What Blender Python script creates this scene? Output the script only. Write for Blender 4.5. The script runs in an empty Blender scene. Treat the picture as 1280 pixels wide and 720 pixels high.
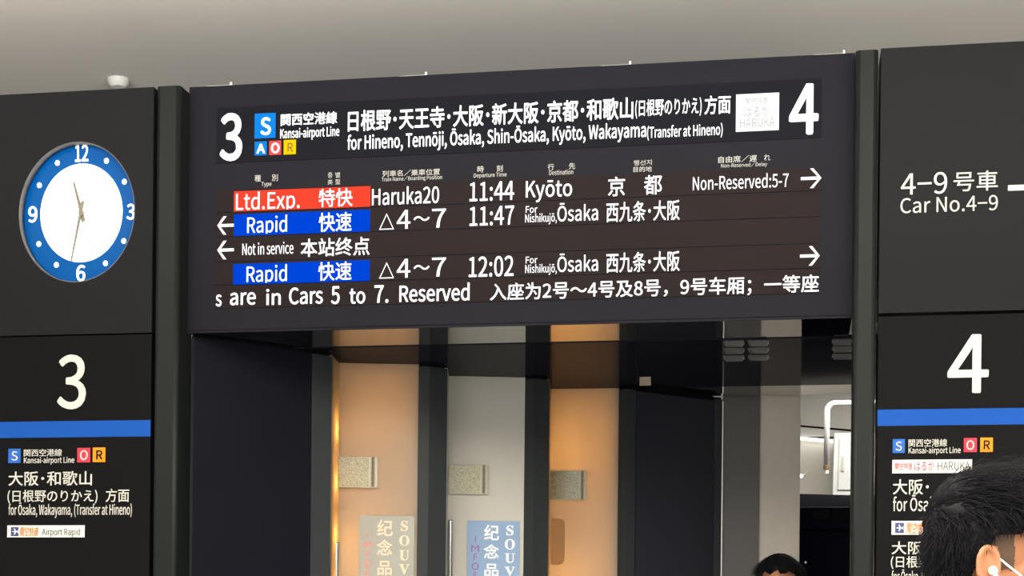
import bpy, bmesh, math, random, os
from mathutils import Vector, Matrix, noise
random.seed(7)
sc = bpy.context.scene
COL = sc.collection

# ------------------------------------------------------------------ camera
F = 2000.0
YAW, ROLL, CY0 = -0.1762, 0.0099, 780.44
CAM = Vector((2.28205, -5.74, 1.5))
fw = Vector((math.sin(YAW), math.cos(YAW), 0))
rt0 = Vector((math.cos(YAW), -math.sin(YAW), 0))
up0 = Vector((0, 0, 1))
RT = rt0 * math.cos(ROLL) + up0 * math.sin(ROLL)
UP = -rt0 * math.sin(ROLL) + up0 * math.cos(ROLL)
cd = bpy.data.cameras.new('camera')
cd.sensor_width = 36.0
cd.lens = F / 1280 * 36.0
cd.shift_y = (CY0 - 360) / 1280
cd.clip_start = 0.05
cam = bpy.data.objects.new('camera', cd)
COL.objects.link(cam)
M = Matrix((RT, UP, -fw)).transposed().to_4x4()
M.translation = CAM
cam.matrix_world = M
sc.camera = cam

# ------------------------------------------------------------------ light and exposure
sc.view_settings.view_transform = 'Standard'
sc.view_settings.look = 'None'
sc.view_settings.gamma = 1.0
sc.view_settings.exposure = 0.0
sc.view_settings.use_curve_mapping = False
w = bpy.data.worlds.new('station_air')
sc.world = w
w.use_nodes = True
w.node_tree.nodes['Background'].inputs[0].default_value = (0.93, 0.97, 1.0, 1)
w.node_tree.nodes['Background'].inputs[1].default_value = 0.5

def area(name, loc, rot, sx, sy, power, color=(1, 1, 1)):
    l = bpy.data.lights.new(name, 'AREA')
    l.shape = 'RECTANGLE'; l.size = sx; l.size_y = sy
    l.energy = power; l.color = color
    o = bpy.data.objects.new(name, l)
    o.location = loc; o.rotation_euler = rot
    COL.objects.link(o)
    return o
# rows of ceiling luminaires over the concourse in front of the signs, and in the hall beyond, plus two added fills
area('concourse_light', (0.2, -3.4, 3.9), (0, 0, 0), 3.0, 0.4, 12, (1, 0.97, 0.93))
area('concourse_light', (4.2, -3.4, 3.9), (0, 0, 0), 3.0, 0.4, 14, (1, 0.95, 0.9))
area('concourse_light', (2.2, -7.6, 3.9), (0, 0, 0), 5.0, 0.4, 30, (1, 0.97, 0.93))
area('ceiling_fill', (2.6, -5.0, 2.7), (math.pi, 0, 0), 9.0, 4.5, 1950, (1, 0.975, 0.93))  # added upward fill that brightens the ceiling, not a real fixture
area('front_fill', (2.0, -12.5, 2.0), (math.radians(90), 0, 0), 11.0, 3.4, 430, (1, 0.985, 0.96))  # added fill from behind the camera for upright surfaces, not a real window
area('hall_light', (3.2, 4.2, 3.3), (0, 0, 0), 2.0, 0.5, 60, (1, 0.97, 0.92))

def pt(px, py, axis, val):
    """the point of the plane (axis = val) that lies along the sight line measured in the photograph"""
    d = fw + RT * ((px - 640) / F) - UP * ((py - CY0) / F)
    return CAM + d * ((val - CAM[axis]) / d[axis])
def ptd(px, py, depth):
    d = fw + RT * ((px - 640) / F) - UP * ((py - CY0) / F)
    return CAM + d * depth

# ------------------------------------------------------------------ materials
def mat(name, col, rough=0.5, spec=0.5, metal=0.0, emit=0.0, ecol=None, var=0.0, vscale=30.0, bump=0.0, bscale=80.0, transl=0.0):
    m = bpy.data.materials.new(name)
    m.use_nodes = True
    nt = m.node_tree
    b = nt.nodes['Principled BSDF']
    b.inputs['Base Color'].default_value = (*col, 1)
    b.inputs['Roughness'].default_value = rough
    b.inputs['Specular IOR Level'].default_value = spec
    b.inputs['Metallic'].default_value = metal
    if emit:
        b.inputs['Emission Color'].default_value = (*(ecol or col), 1)
        b.inputs['Emission Strength'].default_value = emit
    if var or bump:
        tc = nt.nodes.new('ShaderNodeTexCoord')
    if var:
        n = nt.nodes.new('ShaderNodeTexNoise')
        n.inputs['Scale'].default_value = vscale
        n.inputs['Detail'].default_value = 4
        nt.links.new(tc.outputs['Object'], n.inputs['Vector'])
        r = nt.nodes.new('ShaderNodeMix'); r.data_type = 'RGBA'
        r.inputs[6].default_value = (*[c * (1 - var) for c in col], 1)
        r.inputs[7].default_value = (*[min(1, c * (1 + var)) for c in col], 1)
        nt.links.new(n.outputs['Fac'], r.inputs[0])
        nt.links.new(r.outputs[2], b.inputs['Base Color'])
    if bump:
        n2 = nt.nodes.new('ShaderNodeTexNoise')
        n2.inputs['Scale'].default_value = bscale
        n2.inputs['Detail'].default_value = 2
        nt.links.new(tc.outputs['Object'], n2.inputs['Vector'])
        bp = nt.nodes.new('ShaderNodeBump')
        bp.inputs['Strength'].default_value = bump
        bp.inputs['Distance'].default_value = 0.01
        nt.links.new(n2.outputs['Fac'], bp.inputs['Height'])
        nt.links.new(bp.outputs['Normal'], b.inputs['Normal'])
    if transl:
        t = nt.nodes.new('ShaderNodeBsdfTranslucent')
        t.inputs[0].default_value = (*[min(1, c * 1.5) for c in col], 1)
        mx = nt.nodes.new('ShaderNodeMixShader')
        mx.inputs[0].default_value = transl
        out = nt.nodes['Material Output']
        nt.links.new(b.outputs[0], mx.inputs[1]); nt.links.new(t.outputs[0], mx.inputs[2])
        nt.links.new(mx.outputs[0], out.inputs[0])
    return m

MT = dict(
    ceiling=mat('ceiling_panel', (0.86, 0.815, 0.745), 0.8, 0.2, var=0.10, vscale=260),
    floor=mat('floor_tile', (0.30, 0.29, 0.275), 0.35, 0.4, var=0.12, vscale=3),
    black=mat('black_panel', (0.0095, 0.0095, 0.0105), 0.5, 0.06, var=0.1, vscale=200),
    housing=mat('charcoal_sheet', (0.0085, 0.0085, 0.0125), 0.5, 0.06, var=0.12, vscale=150),
    header=mat('header_glass', (0.005, 0.005, 0.008), 0.5, 0.05),
    led=mat('led_matrix', (0.0125, 0.0085, 0.0088), 0.5, 0.05, var=0.15, vscale=300),
    post=mat('grey_green_post', (0.0095, 0.0115, 0.0105), 0.38, 0.10, var=0.06, vscale=40),
    wallnavy=mat('navy_wall_sheet', (0.019, 0.021, 0.029), 0.45, 0.1, var=0.1, vscale=3),
    signblack=mat('sign_black', (0.0045, 0.0045, 0.005), 0.5, 0.04, var=0.1, vscale=200),
    wallblack=mat('wall_sheet', (0.005, 0.0056, 0.0095), 0.45, 0.06, var=0.15, vscale=3),
    door_post=mat('door_post', (0.028, 0.032, 0.034), 0.45, 0.10, var=0.05, vscale=30),
    gap=mat('shadow_gap', (0.002, 0.002, 0.003), 0.8, 0.1),
    strip=mat('polished_soffit', (0.62, 0.60, 0.58), 0.035, 0.5, metal=1.0, bump=0.035, bscale=9),
    soffit=mat('dark_soffit', (0.009, 0.0095, 0.0155), 0.08, 0.006),
    louver=mat('louver_metal', (0.10, 0.105, 0.11), 0.3, 0.4),
    ledtext=mat('led_light', (0.1, 0.1, 0.1), 0.5, 0.0, emit=1.45, ecol=(1, 0.96, 0.98)),
    lamptext=mat('lit_lettering', (0.1, 0.1, 0.1), 0.5, 0.0, emit=1.6, ecol=(1, 1, 1)),
    ledred=mat('led_red', (0.03, 0.01, 0.01), 0.5, 0.0, emit=1.0, ecol=(1.0, 0.045, 0.012)),
    ledblue=mat('led_blue', (0.0, 0.006, 0.02), 0.5, 0.0, emit=1.0, ecol=(0.0, 0.05, 0.68)),
    litblue=mat('lit_blue', (0.0, 0.04, 0.12), 0.5, 0.0, emit=0.9, ecol=(0.01, 0.20, 0.72)),
    litred=mat('lit_red', (0.1, 0.02, 0.02), 0.5, 0.0, emit=0.9, ecol=(0.80, 0.07, 0.06)),
    lityellow=mat('lit_yellow', (0.1, 0.06, 0.0), 0.5, 0.0, emit=0.95, ecol=(0.98, 0.62, 0.0)),
    brownprint=mat('brown_print', (0.12, 0.05, 0.0), 0.6),
    litwhite=mat('lit_white', (0.1, 0.1, 0.1), 0.5, 0.0, emit=1.05, ecol=(1, 1, 0.99)),
    greyprint=mat('faint_grey_print', (0.1, 0.1, 0.1), 0.6, 0.0, emit=0.36, ecol=(1, 1, 0.97)),
    caption=mat('caption_print', (0.40, 0.39, 0.36), 0.6),
    white=mat('white_print', (0.47, 0.465, 0.415), 0.55, emit=0.0),
    stripe=mat('blue_stripe', (0.008, 0.062, 0.29), 0.5, 0.05),
    sblue=mat('sign_blue', (0.02, 0.10, 0.38), 0.5, 0.1),
    sred=mat('sign_red', (0.50, 0.035, 0.06), 0.5, 0.1),
    sorange=mat('sign_orange', (0.72, 0.22, 0.01), 0.5, 0.1),
    signwhite=mat('sign_white', (0.62, 0.61, 0.55), 0.5),
    navy=mat('navy_print', (0.012, 0.025, 0.11), 0.5),
    greytext=mat('grey_print', (0.06, 0.06, 0.06), 0.6),
    redtext=mat('red_print', (0.62, 0.03, 0.06), 0.6),
    orangetext=mat('orange_print', (0.75, 0.15, 0.01), 0.6),
    blacktext=mat('black_print', (0.012, 0.009, 0.006), 0.6, 0.05),
    clockface=mat('clock_face_lit', (1, 1, 1), 0.4, emit=1.5, ecol=(1, 1, 1)),
    clockring=mat('clock_ring_blue', (0.0, 0.055, 0.22), 0.15, 0.06, emit=0.08, ecol=(0.002, 0.2, 0.72)),
    clocknum=mat('clock_numeral_lit', (1, 1, 1), 0.4, emit=0.6, ecol=(1, 1, 0.98)),
    rim=mat('clock_rim', (0.10, 0.10, 0.10), 0.35, 0.5),
    hand=mat('clock_hand', (0.16, 0.14, 0.10), 0.4, 0.4),
    frost=mat('frosted_glass', (0.36, 0.335, 0.29), 0.5, 0.2, transl=0.55),
    frostedge=mat('bright_glass_edge', (0.60, 0.52, 0.38), 0.4, 0.3, transl=0.85),
    clampdark=mat('bronze_groove', (0.10, 0.075, 0.05), 0.5, 0.3),
    clamplight=mat('satin_clamp', (0.36, 0.355, 0.27), 0.5, 0.3),
    frostgrey=mat('frosted_glass_grey', (0.46, 0.45, 0.40), 0.5, 0.3, var=0.05, vscale=3, transl=0.12),
    steel=mat('brushed_steel', (0.5, 0.49, 0.45), 0.3, metal=1.0),
    handle=mat('door_handle_steel', (0.62, 0.62, 0.60), 0.25, metal=1.0),
    posterblue=mat('poster_blue', (0.20, 0.30, 0.45), 0.6, 0.3, var=0.08, vscale=12),
    postertinted=mat('poster_blue_tinted', (0.27, 0.28, 0.25), 0.6, 0.3, var=0.10, vscale=12),  # the blue poster's paper with the amber backlight tint put into its colour
    cream=mat('pale_print_tinted', (0.66, 0.48, 0.34), 0.6),  # pale poster letters, glow of the amber backlight put into the colour
    palewhite=mat('pale_print', (0.75, 0.78, 0.74), 0.6),
    purple=mat('purple_print', (0.24, 0.08, 0.26), 0.6),
    pinkred=mat('purple_print_tinted', (0.72, 0.14, 0.12), 0.6),  # poster's purple letters, amber backlight tint put into the colour
    sticker=mat('orange_sticker', (0.52, 0.36, 0.18), 0.6, 0.2, transl=0.5),
    pillar=mat('pillar_concrete', (0.56, 0.52, 0.46), 0.7, 0.2, var=0.08, vscale=25),
    darkpillar=mat('grey_steel_panel', (0.078, 0.076, 0.074), 0.5, 0.3, var=0.04, vscale=25),
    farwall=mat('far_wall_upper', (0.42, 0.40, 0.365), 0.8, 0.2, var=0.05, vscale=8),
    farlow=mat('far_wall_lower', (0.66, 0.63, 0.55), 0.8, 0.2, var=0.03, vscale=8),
    whitepaint=mat('white_paint', (0.80, 0.79, 0.76), 0.45, 0.4),
    lightstrip=mat('light_strip', (1, 1, 1), 0.5, emit=2.0),
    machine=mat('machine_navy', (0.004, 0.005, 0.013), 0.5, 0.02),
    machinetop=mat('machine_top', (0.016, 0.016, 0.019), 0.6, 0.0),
    screenblk=mat('dark_screen', (0.002, 0.002, 0.004), 0.3, 0.03),
    brass=mat('brass_cap', (0.35, 0.22, 0.12), 0.4, metal=0.7),
    clip=mat('white_clip', (0.85, 0.83, 0.77), 0.4),
    skin=mat('skin', (0.31, 0.135, 0.068), 0.55, 0.2, var=0.08, vscale=40),
    fade=mat('shaved_hair', (0.085, 0.052, 0.035), 0.7, 0.2, var=0.35, vscale=420),
    hair=mat('black_hair', (0.007, 0.007, 0.0085), 0.6, 0.07),
    jacket=mat('navy_jacket', (0.012, 0.014, 0.03), 0.8, 0.2, var=0.2, vscale=60),
    trousers=mat('charcoal_trousers', (0.03, 0.03, 0.034), 0.85, 0.2, var=0.2, vscale=60),
    shoe=mat('black_shoe', (0.012, 0.012, 0.012), 0.4),
    earbud=mat('white_plastic', (0.85, 0.85, 0.85), 0.25, 0.5),
    mask=mat('white_mask', (0.82, 0.82, 0.80), 0.8, 0.2),
    eye=mat('eye_dark', (0.02, 0.012, 0.01), 0.2),
    detector=mat('detector_white', (0.66, 0.65, 0.60), 0.5),
)
def fitting_material():  # mottled base colour stands in for the reflection in the steel plate
    m = mat('steel_fitting_reflection', (0.3, 0.3, 0.2), 0.3, 0.5)
    nt = m.node_tree; b = nt.nodes['Principled BSDF']
    tc = nt.nodes.new('ShaderNodeTexCoord')
    v = nt.nodes.new('ShaderNodeTexNoise'); v.inputs['Scale'].default_value = 230; v.inputs['Detail'].default_value = 3
    nt.links.new(tc.outputs['Object'], v.inputs['Vector'])
    cr = nt.nodes.new('ShaderNodeValToRGB')
    cr.color_ramp.elements[0].position = 0.36; cr.color_ramp.elements[0].color = (0.14, 0.12, 0.06, 1)
    cr.color_ramp.elements[1].position = 0.62; cr.color_ramp.elements[1].color = (0.34, 0.335, 0.20, 1)
    nt.links.new(v.outputs['Fac'], cr.inputs[0]); nt.links.new(cr.outputs[0], b.inputs['Base Color'])
    return m
MT['fitting'] = fitting_material()

# ------------------------------------------------------------------ helpers
def world(o):
    m = o.matrix_basis.copy()
    return m if o.parent is None else world(o.parent) @ o.matrix_parent_inverse @ m
def link(name, me, m=None, parent=None):
    if m is not None:
        me.materials.clear(); me.materials.append(m)
    me.name = name
    o = bpy.data.objects.new(name, me)
    COL.objects.link(o)
    if parent is not None:
        o.parent = parent
        o.matrix_parent_inverse = world(parent).inverted()
    return o
def obj(name, bm, m, parent=None, smooth=False):
    bmesh.ops.recalc_face_normals(bm, faces=bm.faces)
    me = bpy.data.meshes.new(name)
    bm.to_mesh(me); bm.free()
    if smooth:
        for p in me.polygons: p.use_smooth = True
    return link(name, me, m, parent)
def thing(name, loc, label, cat, group=None):
    o = bpy.data.objects.new(name, None)
    o.empty_display_size = 0.1
    COL.objects.link(o); o.location = loc
    tag(o, label, cat, group)
    return o
def tag(o, label, cat, group=None):
    o['label'] = label; o['category'] = cat
    if group: o['group'] = group
    return o
def struct(o, label, cat):
    o['kind'] = 'structure'; o['label'] = label; o['category'] = cat
    return o
def box(bm, a, b, bev=0.0, seg=2):
    lo = Vector([min(a[i], b[i]) for i in range(3)]); hi = Vector([max(a[i], b[i]) for i in range(3)])
    r = bmesh.ops.create_cube(bm, size=1.0)
    for v in r['verts']:
        v.co = Vector([lo[i] + (v.co[i] + 0.5) * (hi[i] - lo[i]) for i in range(3)])
    if bev:
        es = list({e for v in r['verts'] for e in v.link_edges})
        bmesh.ops.bevel(bm, geom=es, offset=bev, segments=seg, affect='EDGES', profile=0.5)
    return bm
def bx(a, b, bev=0.0, seg=2):
    return box(bmesh.new(), a, b, bev, seg)
def prism(bm, pts, d):
    """a closed polygon pushed along the vector d"""
    d = Vector(d)
    vs = [bm.verts.new(p) for p in pts]; ws = [bm.verts.new(Vector(p) + d) for p in pts]
    bm.faces.new(vs); bm.faces.new(ws[::-1])
    n = len(vs)
    for i in range(n):
        bm.faces.new((vs[i], vs[(i + 1) % n], ws[(i + 1) % n], ws[i]))
    return bm
def tube(bm, pts, r, seg=10, r2=None, caps=True):
    pts = [Vector(p) for p in pts]
    rings = []
    n = len(pts)
    for i, p in enumerate(pts):
        t = (pts[min(i + 1, n - 1)] - pts[max(i - 1, 0)]).normalized()
        a = t.orthogonal().normalized() if i == 0 else (rings_a - t * rings_a.dot(t)).normalized()
        rings_a = a
        b = t.cross(a)
        rr = r if r2 is None else r + (r2 - r) * i / (n - 1)
        rings.append([bm.verts.new(p + a * (rr * math.cos(k * 2 * math.pi / seg)) + b * (rr * math.sin(k * 2 * math.pi / seg))) for k in range(seg)])
    for i in range(n - 1):
        for k in range(seg):
            bm.faces.new((rings[i][k], rings[i][(k + 1) % seg], rings[i + 1][(k + 1) % seg], rings[i + 1][k]))
    if caps:
        bm.faces.new(rings[0][::-1]); bm.faces.new(rings[-1])
    return bm
def ellipse(c, rx, rz, y, n=64):
    return [Vector((c.x + rx * math.cos(2 * math.pi * k / n), y, c.z + rz * math.sin(2 * math.pi * k / n))) for k in range(n)]

# lettering: real letter shapes, 2 mm thick, standing on the sign's own plane
FONT = None
try:
    fp = os.path.join(bpy.utils.system_resource('DATAFILES'), 'fonts', 'Noto Sans CJK Regular.woff2')
    if os.path.exists(fp):
        FONT = bpy.data.fonts.load(fp)
except Exception:
    FONT = None
def text_mesh(txt, bold=0.0, shear=0.0, sans=False):
    c = bpy.data.curves.new('lettering', 'FONT')
    c.body = txt
    if FONT is not None and not sans: c.font = FONT
    c.shear = shear
    c.resolution_u = 4
    c.extrude = 0.01
    o = bpy.data.objects.new('lettering', c)
    COL.objects.link(o)
    dg = bpy.context.evaluated_depsgraph_get()
    me = bpy.data.meshes.new_from_object(o.evaluated_get(dg))
    bpy.data.objects.remove(o); bpy.data.curves.remove(c)
    if bold > 0:
        k = 0.62 * bold * (0.35 if FONT is not None and not sans else 1.0)
        bm = bmesh.new()
        for i, (dx, dy) in enumerate(((0, 0), (1, .35), (-1, -.35), (.35, -1), (-.35, 1), (.7, .7), (-.7, -.7), (.7, -.7), (-.7, .7))):
            bm.from_mesh(me)
            bm.verts.ensure_lookup_table()
            n = len(me.vertices)
            for v in bm.verts[len(bm.verts) - n:]:
                v.co += Vector((dx * k, dy * k, i * 5e-4))
        bm.to_mesh(me); bm.free()
    return me
def letter(txt, xl, yb, xr, yt, plane, m, parent, bold=0.0, name='lettering', shear=0.0, clip_bottom=0.0, clip_left=0.0, sans=False, thick=0.002):
    """ink box: left end (xl, yt..yb), right end xr, all read on the sign plane y = plane"""
    a = pt(xl, yb, 1, plane); b = pt(xl, yt, 1, plane); c = pt(xr, (yb + yt) / 2 - (xr - xl) * 0.035, 1, plane)
    me = text_mesh(txt, bold, shear, sans)
    xs = [v.co.x for v in me.vertices]; ys = [v.co.y for v in me.vertices]; zs = [v.co.z for v in me.vertices]
    x0, x1, y0, y1, z0, z1 = min(xs), max(xs), min(ys), max(ys), min(zs), max(zs)
    W = c.x - a.x; H = b.z - a.z
    for v in me.vertices:
        v.co = Vector((a.x + (v.co.x - x0) / (x1 - x0) * W, plane - (v.co.z - z0) / max(z1 - z0, 1e-9) * thick, a.z + (v.co.y - y0) / (y1 - y0) * H))
    if clip_bottom or clip_left:
        bm = bmesh.new(); bm.from_mesh(me)
        if clip_bottom:
            bmesh.ops.bisect_plane(bm, geom=bm.verts[:] + bm.edges[:] + bm.faces[:], plane_co=(0, 0, a.z + H * clip_bottom), plane_no=(0, 0, -1), clear_outer=True)
        if clip_left:
            bmesh.ops.bisect_plane(bm, geom=bm.verts[:] + bm.edges[:] + bm.faces[:], plane_co=(a.x + W * clip_left, 0, 0), plane_no=(-1, 0, 0), clear_outer=True)
        bm.to_mesh(me); bm.free()
    return link(name, me, m, parent)
def rect(name, xl, yt, xr, yb, plane, m, parent, thick=0.003, bev=0.0):
    a = pt(xl, yt, 1, plane); b = pt(xl, yb, 1, plane); c = pt(xr, (yt + yb) / 2 - (xr - xl) * 0.035, 1, plane)
    return obj(name, bx((a.x, plane, b.z), (c.x, plane - thick, a.z), bev), m, parent)
def arrow(xl, yt, xr, yb, plane, parent, right=True):
    a = pt(xl, (yt + yb) / 2, 1, plane); t = pt(xl, yt, 1, plane); b = pt(xl, yb, 1, plane); c = pt(xr, (yt + yb) / 2, 1, plane)
    W = c.x - a.x; H = t.z - b.z; cz = (t.z + b.z) / 2
    s = 1 if right else -1
    x0 = a.x if right else c.x
    th = H * 0.15
    P = [(0, -th / 2), (W - th * 1.2, -th / 2), (W * 0.45, -H / 2 + 0), (W * 0.45 + th * 1.1, -H / 2), (W, 0), (W * 0.45 + th * 1.1, H / 2), (W * 0.45, H / 2), (W - th * 1.2, th / 2), (0, th / 2)]
    bm = prism(bmesh.new(), [Vector((x0 + s * u, plane, cz + v)) for u, v in P], (0, -0.002, 0))
    return obj('arrow', bm, MT['ledtext'], parent)

# ------------------------------------------------------------------ the setting
ZS = 2.5892           # underside of the departure board
ZT = 3.5198           # its top
W = 2.464             # its width
ZC = 4.0
struct(obj('floor', bx((-9, -14, -0.1), (13, 9, 0)), MT['floor']), 'pale stone tiled concourse floor', 'floor')
struct(obj('ceiling', bx((-9, -14, ZC), (13, 9, ZC + 0.1)), MT['ceiling']), 'plain grey concourse ceiling above the signs', 'ceiling')

# wall footprint under the board (the wall runs back at a slant); points on the soffit
def sp(px, py): 
    p = pt(px, py, 2, ZS); return Vector((p.x, p.y, 0))
w0 = sp(243, 418); w1 = sp(390, 437.5); p1a = sp(390.5, 437.5); p1b = sp(415, 441)
d1a = sp(425, 452.5); d1b = sp(523.5, 454.3)
p2a = sp(524, 454.2); p2m = sp(537, 454.0); p2b = sp(559.5, 457)
d2a = sp(561.5, 468.8); d2b = sp(656.5, 470.7)
p3a = sp(657, 470.5); p3m = sp(668, 469.4); p3b = sp(687, 471.7)
d3a = sp(688.5, 485); d3b = sp(775, 484)
p4a = sp(775.5, 483.5); p4m = sp(783, 482.4); p4b = sp(795.5, 483.4)
w2a = sp(797, 482.8); w2b = sp(893.5, 495); p5b = sp(903, 495.5)
back = Vector((-0.55, 0.83, 0)).normalized()
def slab(pts, depth, z0, z1, away=back):
    bm = bmesh.new()
    P = [Vector((p.x, p.y, z0)) for p in pts]
    Q = [Vector((p.x, p.y, z0)) + away * depth for p in reversed(pts)]
    return prism(bm, P + Q, (0, 0, z1 - z0))
GAP = 0.014
struct(obj('wall_left', slab([w0, w1], 0.06, 0, ZS - 0.008), MT['wallblack']), 'plain black wall panel under the board beside the post', 'wall')
struct(obj('wall_right', slab([w2a, w2b], 0.06, 0, ZS - GAP * 1.6), MT['wallnavy']), 'plain black wall panel between the last amber door and the grey pillar', 'wall')
struct(obj('trim_1', slab([w0 + back * .01, w1 + back * .01], 0.04, ZS - 0.008, ZS), MT['gap']), 'black shadow gap above the slanted wall panel by the post', 'trim')
struct(obj('trim_2', slab([w2a + back * .01, w2b + back * .01], 0.04, ZS - GAP * 1.6, ZS), MT['gap']), 'black shadow gap above the wall panel by the pillar', 'trim')
def door_post(pts, label):
    o = thing('door_post', (pts[0].x, pts[0].y, 0), label, 'post', 'grey posts between the frosted doors')
    bm = slab(pts, 0.06, 0, ZS - GAP)
    obj('post_body', bm, MT['door_post'], o)
    obj('shadow_gap', slab([p + back * .012 for p in pts], 0.04, ZS - GAP, ZS - .004), MT['gap'], o)['label'] = 'black gap at the head of the post'
    return o
door_post([p1a, p1b], 'dark grey post between the black wall panel and the first amber door')
door_post([p2a, p2m, p2b], 'dark grey post between the first amber door and the grey door')
door_post([p3a, p3m, p3b], 'dark grey post between the grey door and the second amber door')
door_post([p4a, p4m, p4b], 'narrow grey post at the edge of the second amber door, by the black wall panel')
door_post([w2b + Vector((.002, 0, 0)), p5b], 'slim dark post with a bright edge against the grey pillar')

# unseen light boxes added behind the doors so lamp light does not leak
def compartment(n, a, b, depth):
    u = (b - a).normalized(); nrm = Vector((-u.y, u.x, 0))
    q0 = a - u * 0.01 + nrm * 0.075; q1 = b + u * 0.01 + nrm * 0.075
    bm = bmesh.new()
    t = 0.02
    def seg(s, e, off):
        P = [s, e, e + off, s + off]
        prism(bm, [Vector((p.x, p.y, 0)) for p in P], (0, 0, ZS - 0.024))
    seg(q0, q0 + nrm * depth, -u * t); seg(q1, q1 + nrm * depth, u * t); seg(q0 + nrm * depth - u * t, q1 + nrm * depth + u * t, nrm * t)
    cx = [q0 - u * t, q1 + u * t, q1 + nrm * (depth + t) + u * t, q0 + nrm * (depth + t) - u * t]
    prism(bm, [Vector((p.x, p.y, ZS - 0.024)) for p in cx], (0, 0, 0.02))
    o = obj('wall_light_box', bm, MT['farlow']); o['kind'] = 'structure'
    struct(o, 'pale light box added behind frosted door %s' % n, 'wall')
    return u, nrm
def lamp(loc, power, color, radius=0.05):
    l = bpy.data.lights.new('door_backlight', 'POINT'); l.energy = power; l.color = color; l.shadow_soft_size = radius
    o = bpy.data.objects.new('door_backlight', l); o.location = loc; COL.objects.link(o)

def glass_door(a, b, post_corner, label, m, fit, handle, warm):
    o = thing('frosted_glass_door', (a.x, a.y, 0), label, 'door', 'frosted glass doors under the board')
    u = (b - a).normalized(); nrm = Vector((-u.y, u.x, 0))
    def panel(s, e, th, z0, z1, name, mm):
        P = [s, e, e + nrm * th, s + nrm * th]
        return obj(name, prism(bmesh.new(), [Vector((p.x, p.y, z0)) for p in P], (0, 0, z1 - z0)), mm, o)
    panel(a, b, 0.012, 0.02, ZS - 0.004, 'pane', m)
    # side light closing the step between post and pane
    v = (a - post_corner); n2 = Vector((v.y, -v.x, 0)).normalized()
    P = [post_corner + v.normalized() * 0.002, a, a - n2 * 0.012, post_corner + v.normalized() * 0.002 - n2 * 0.012]
    obj('side_light', prism(bmesh.new(), [Vector((p.x, p.y, 0.02)) for p in P], (0, 0, ZS - 0.03)), MT['frostedge'] if warm else m, o)['label'] = 'narrow bright glass strip at the step'
    # patch fitting: px box -> place on the pane's plane
    def onpane(px, py, off):
        d = fw + RT * ((px - 640) / F) - UP * ((py - CY0) / F)
        p0 = a - nrm * off
        t = (p0 - CAM).dot(nrm) / d.dot(nrm)
        return CAM + d * t
    def plate(x0, y0, x1, y1, off, th, name, mm, par, bev=0.0):
        A = onpane(x0, y0, off); B = onpane(x1, (y0 + y1) / 2, off); C = onpane(x0, y1, off)
        s0 = (A - a).dot(u); s1 = (B - a).dot(u)
        bm = bmesh.new()
        box(bm, (s0, -th, C.z), (s1, 0, A.z), bev)
        for vv in bm.verts:
            q = a + u * vv.co.x + nrm * (vv.co.y - off)
            vv.co = Vector((q.x, q.y, vv.co.z))
        return obj(name, bm, mm, par)
    x0, y0, x1, y1 = fit
    pf = plate(x0, y0, x1, y1, 0.001, 0.012, 'patch_fitting', MT['fitting'], o)
    pf['label'] = 'steel patch fitting with a painted greenish reflection and a ribbed edge'
    wd = x1 - x0
    for k, (f0, f1) in enumerate(((0.80, 0.845), (0.87, 0.915), (0.94, 1.0))):
        plate(x0 + wd * f0, y0 + 0.4, x0 + wd * f1, y1 - 0.4, 0.013, 0.004, 'clamp_strip', MT[('clamplight', 'clampdark', 'clamplight')[k]], pf)
    plate(x0, y0, x1, y0 + 1.0, 0.013, 0.003, 'edge_strip', MT['clamplight'], pf)
    plate(x0, y1 - 1.0, x1, y1, 0.013, 0.003, 'edge_strip', MT['clamplight'], pf)
    if handle:
        hx, hy, r = handle
        p = onpane(hx, hy, 0.045)
        bm = bmesh.new()
        tube(bm, [(p.x, p.y, p.z - 0.9), (p.x, p.y, p.z - 0.006), (p.x, p.y, p.z)], r, 14)
        for zz in (0.06, 0.8):
            q = p + nrm * 0.045
            tube(bm, [(p.x, p.y, p.z - zz), (q.x, q.y, p.z - zz)], r * 0.7, 10)
        h = obj('pull_handle', bm, MT['handle'], o, True); h['label'] = 'polished steel upright pull bar'
    return o, plate, onpane, u, nrm
AMBER = (1.0, 0.50, 0.145)
u, nrm = compartment('one', d1a, d1b, 0.5)
m1 = d1a + u * 0.05 + nrm * 0.20
lamp((m1.x, m1.y, 1.80), 7.0, AMBER); lamp((m1.x + .1, m1.y + .06, 2.36), 4.2, AMBER)
D1 = glass_door(d1a, d1b, p1b, 'amber lit frosted glass door with a warm-tinted poster, first beside the dark wall panel', MT['frost'], (417.5, 571, 472, 609), (420.5, 678, 0.0135), True)
q = (p1b + d1a) / 2 + Vector((-.05, .03, 0))
[lamp((q.x, q.y, z_), .75, AMBER, .02) for z_ in (2.3, 2.08, 1.86, 1.64)]  # small lamps added in the post cavity to make the side strip glow
compartment('two', d2a, d2b, 0.5)
D2 = glass_door(d2a, d2b, p2b, 'unlit grey frosted glass door with a blue poster', MT['frostgrey'], (561.5, 580.7, 610, 617.3), (563.2, 650, 0.0115), False)
u, nrm = compartment('three', d3a, d3b, 0.5)
m3 = d3a + u * 0.05 + nrm * 0.22
lamp((m3.x, m3.y, 1.70), 8.5, AMBER); lamp((m3.x, m3.y, 2.30), 7.5, AMBER)
D3 = glass_door(d3a, d3b, p3b, 'amber lit frosted glass door with a rounded orange sticker and no poster', MT['frost'], (687.8, 588.4, 732.8, 625), None, True)
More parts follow.
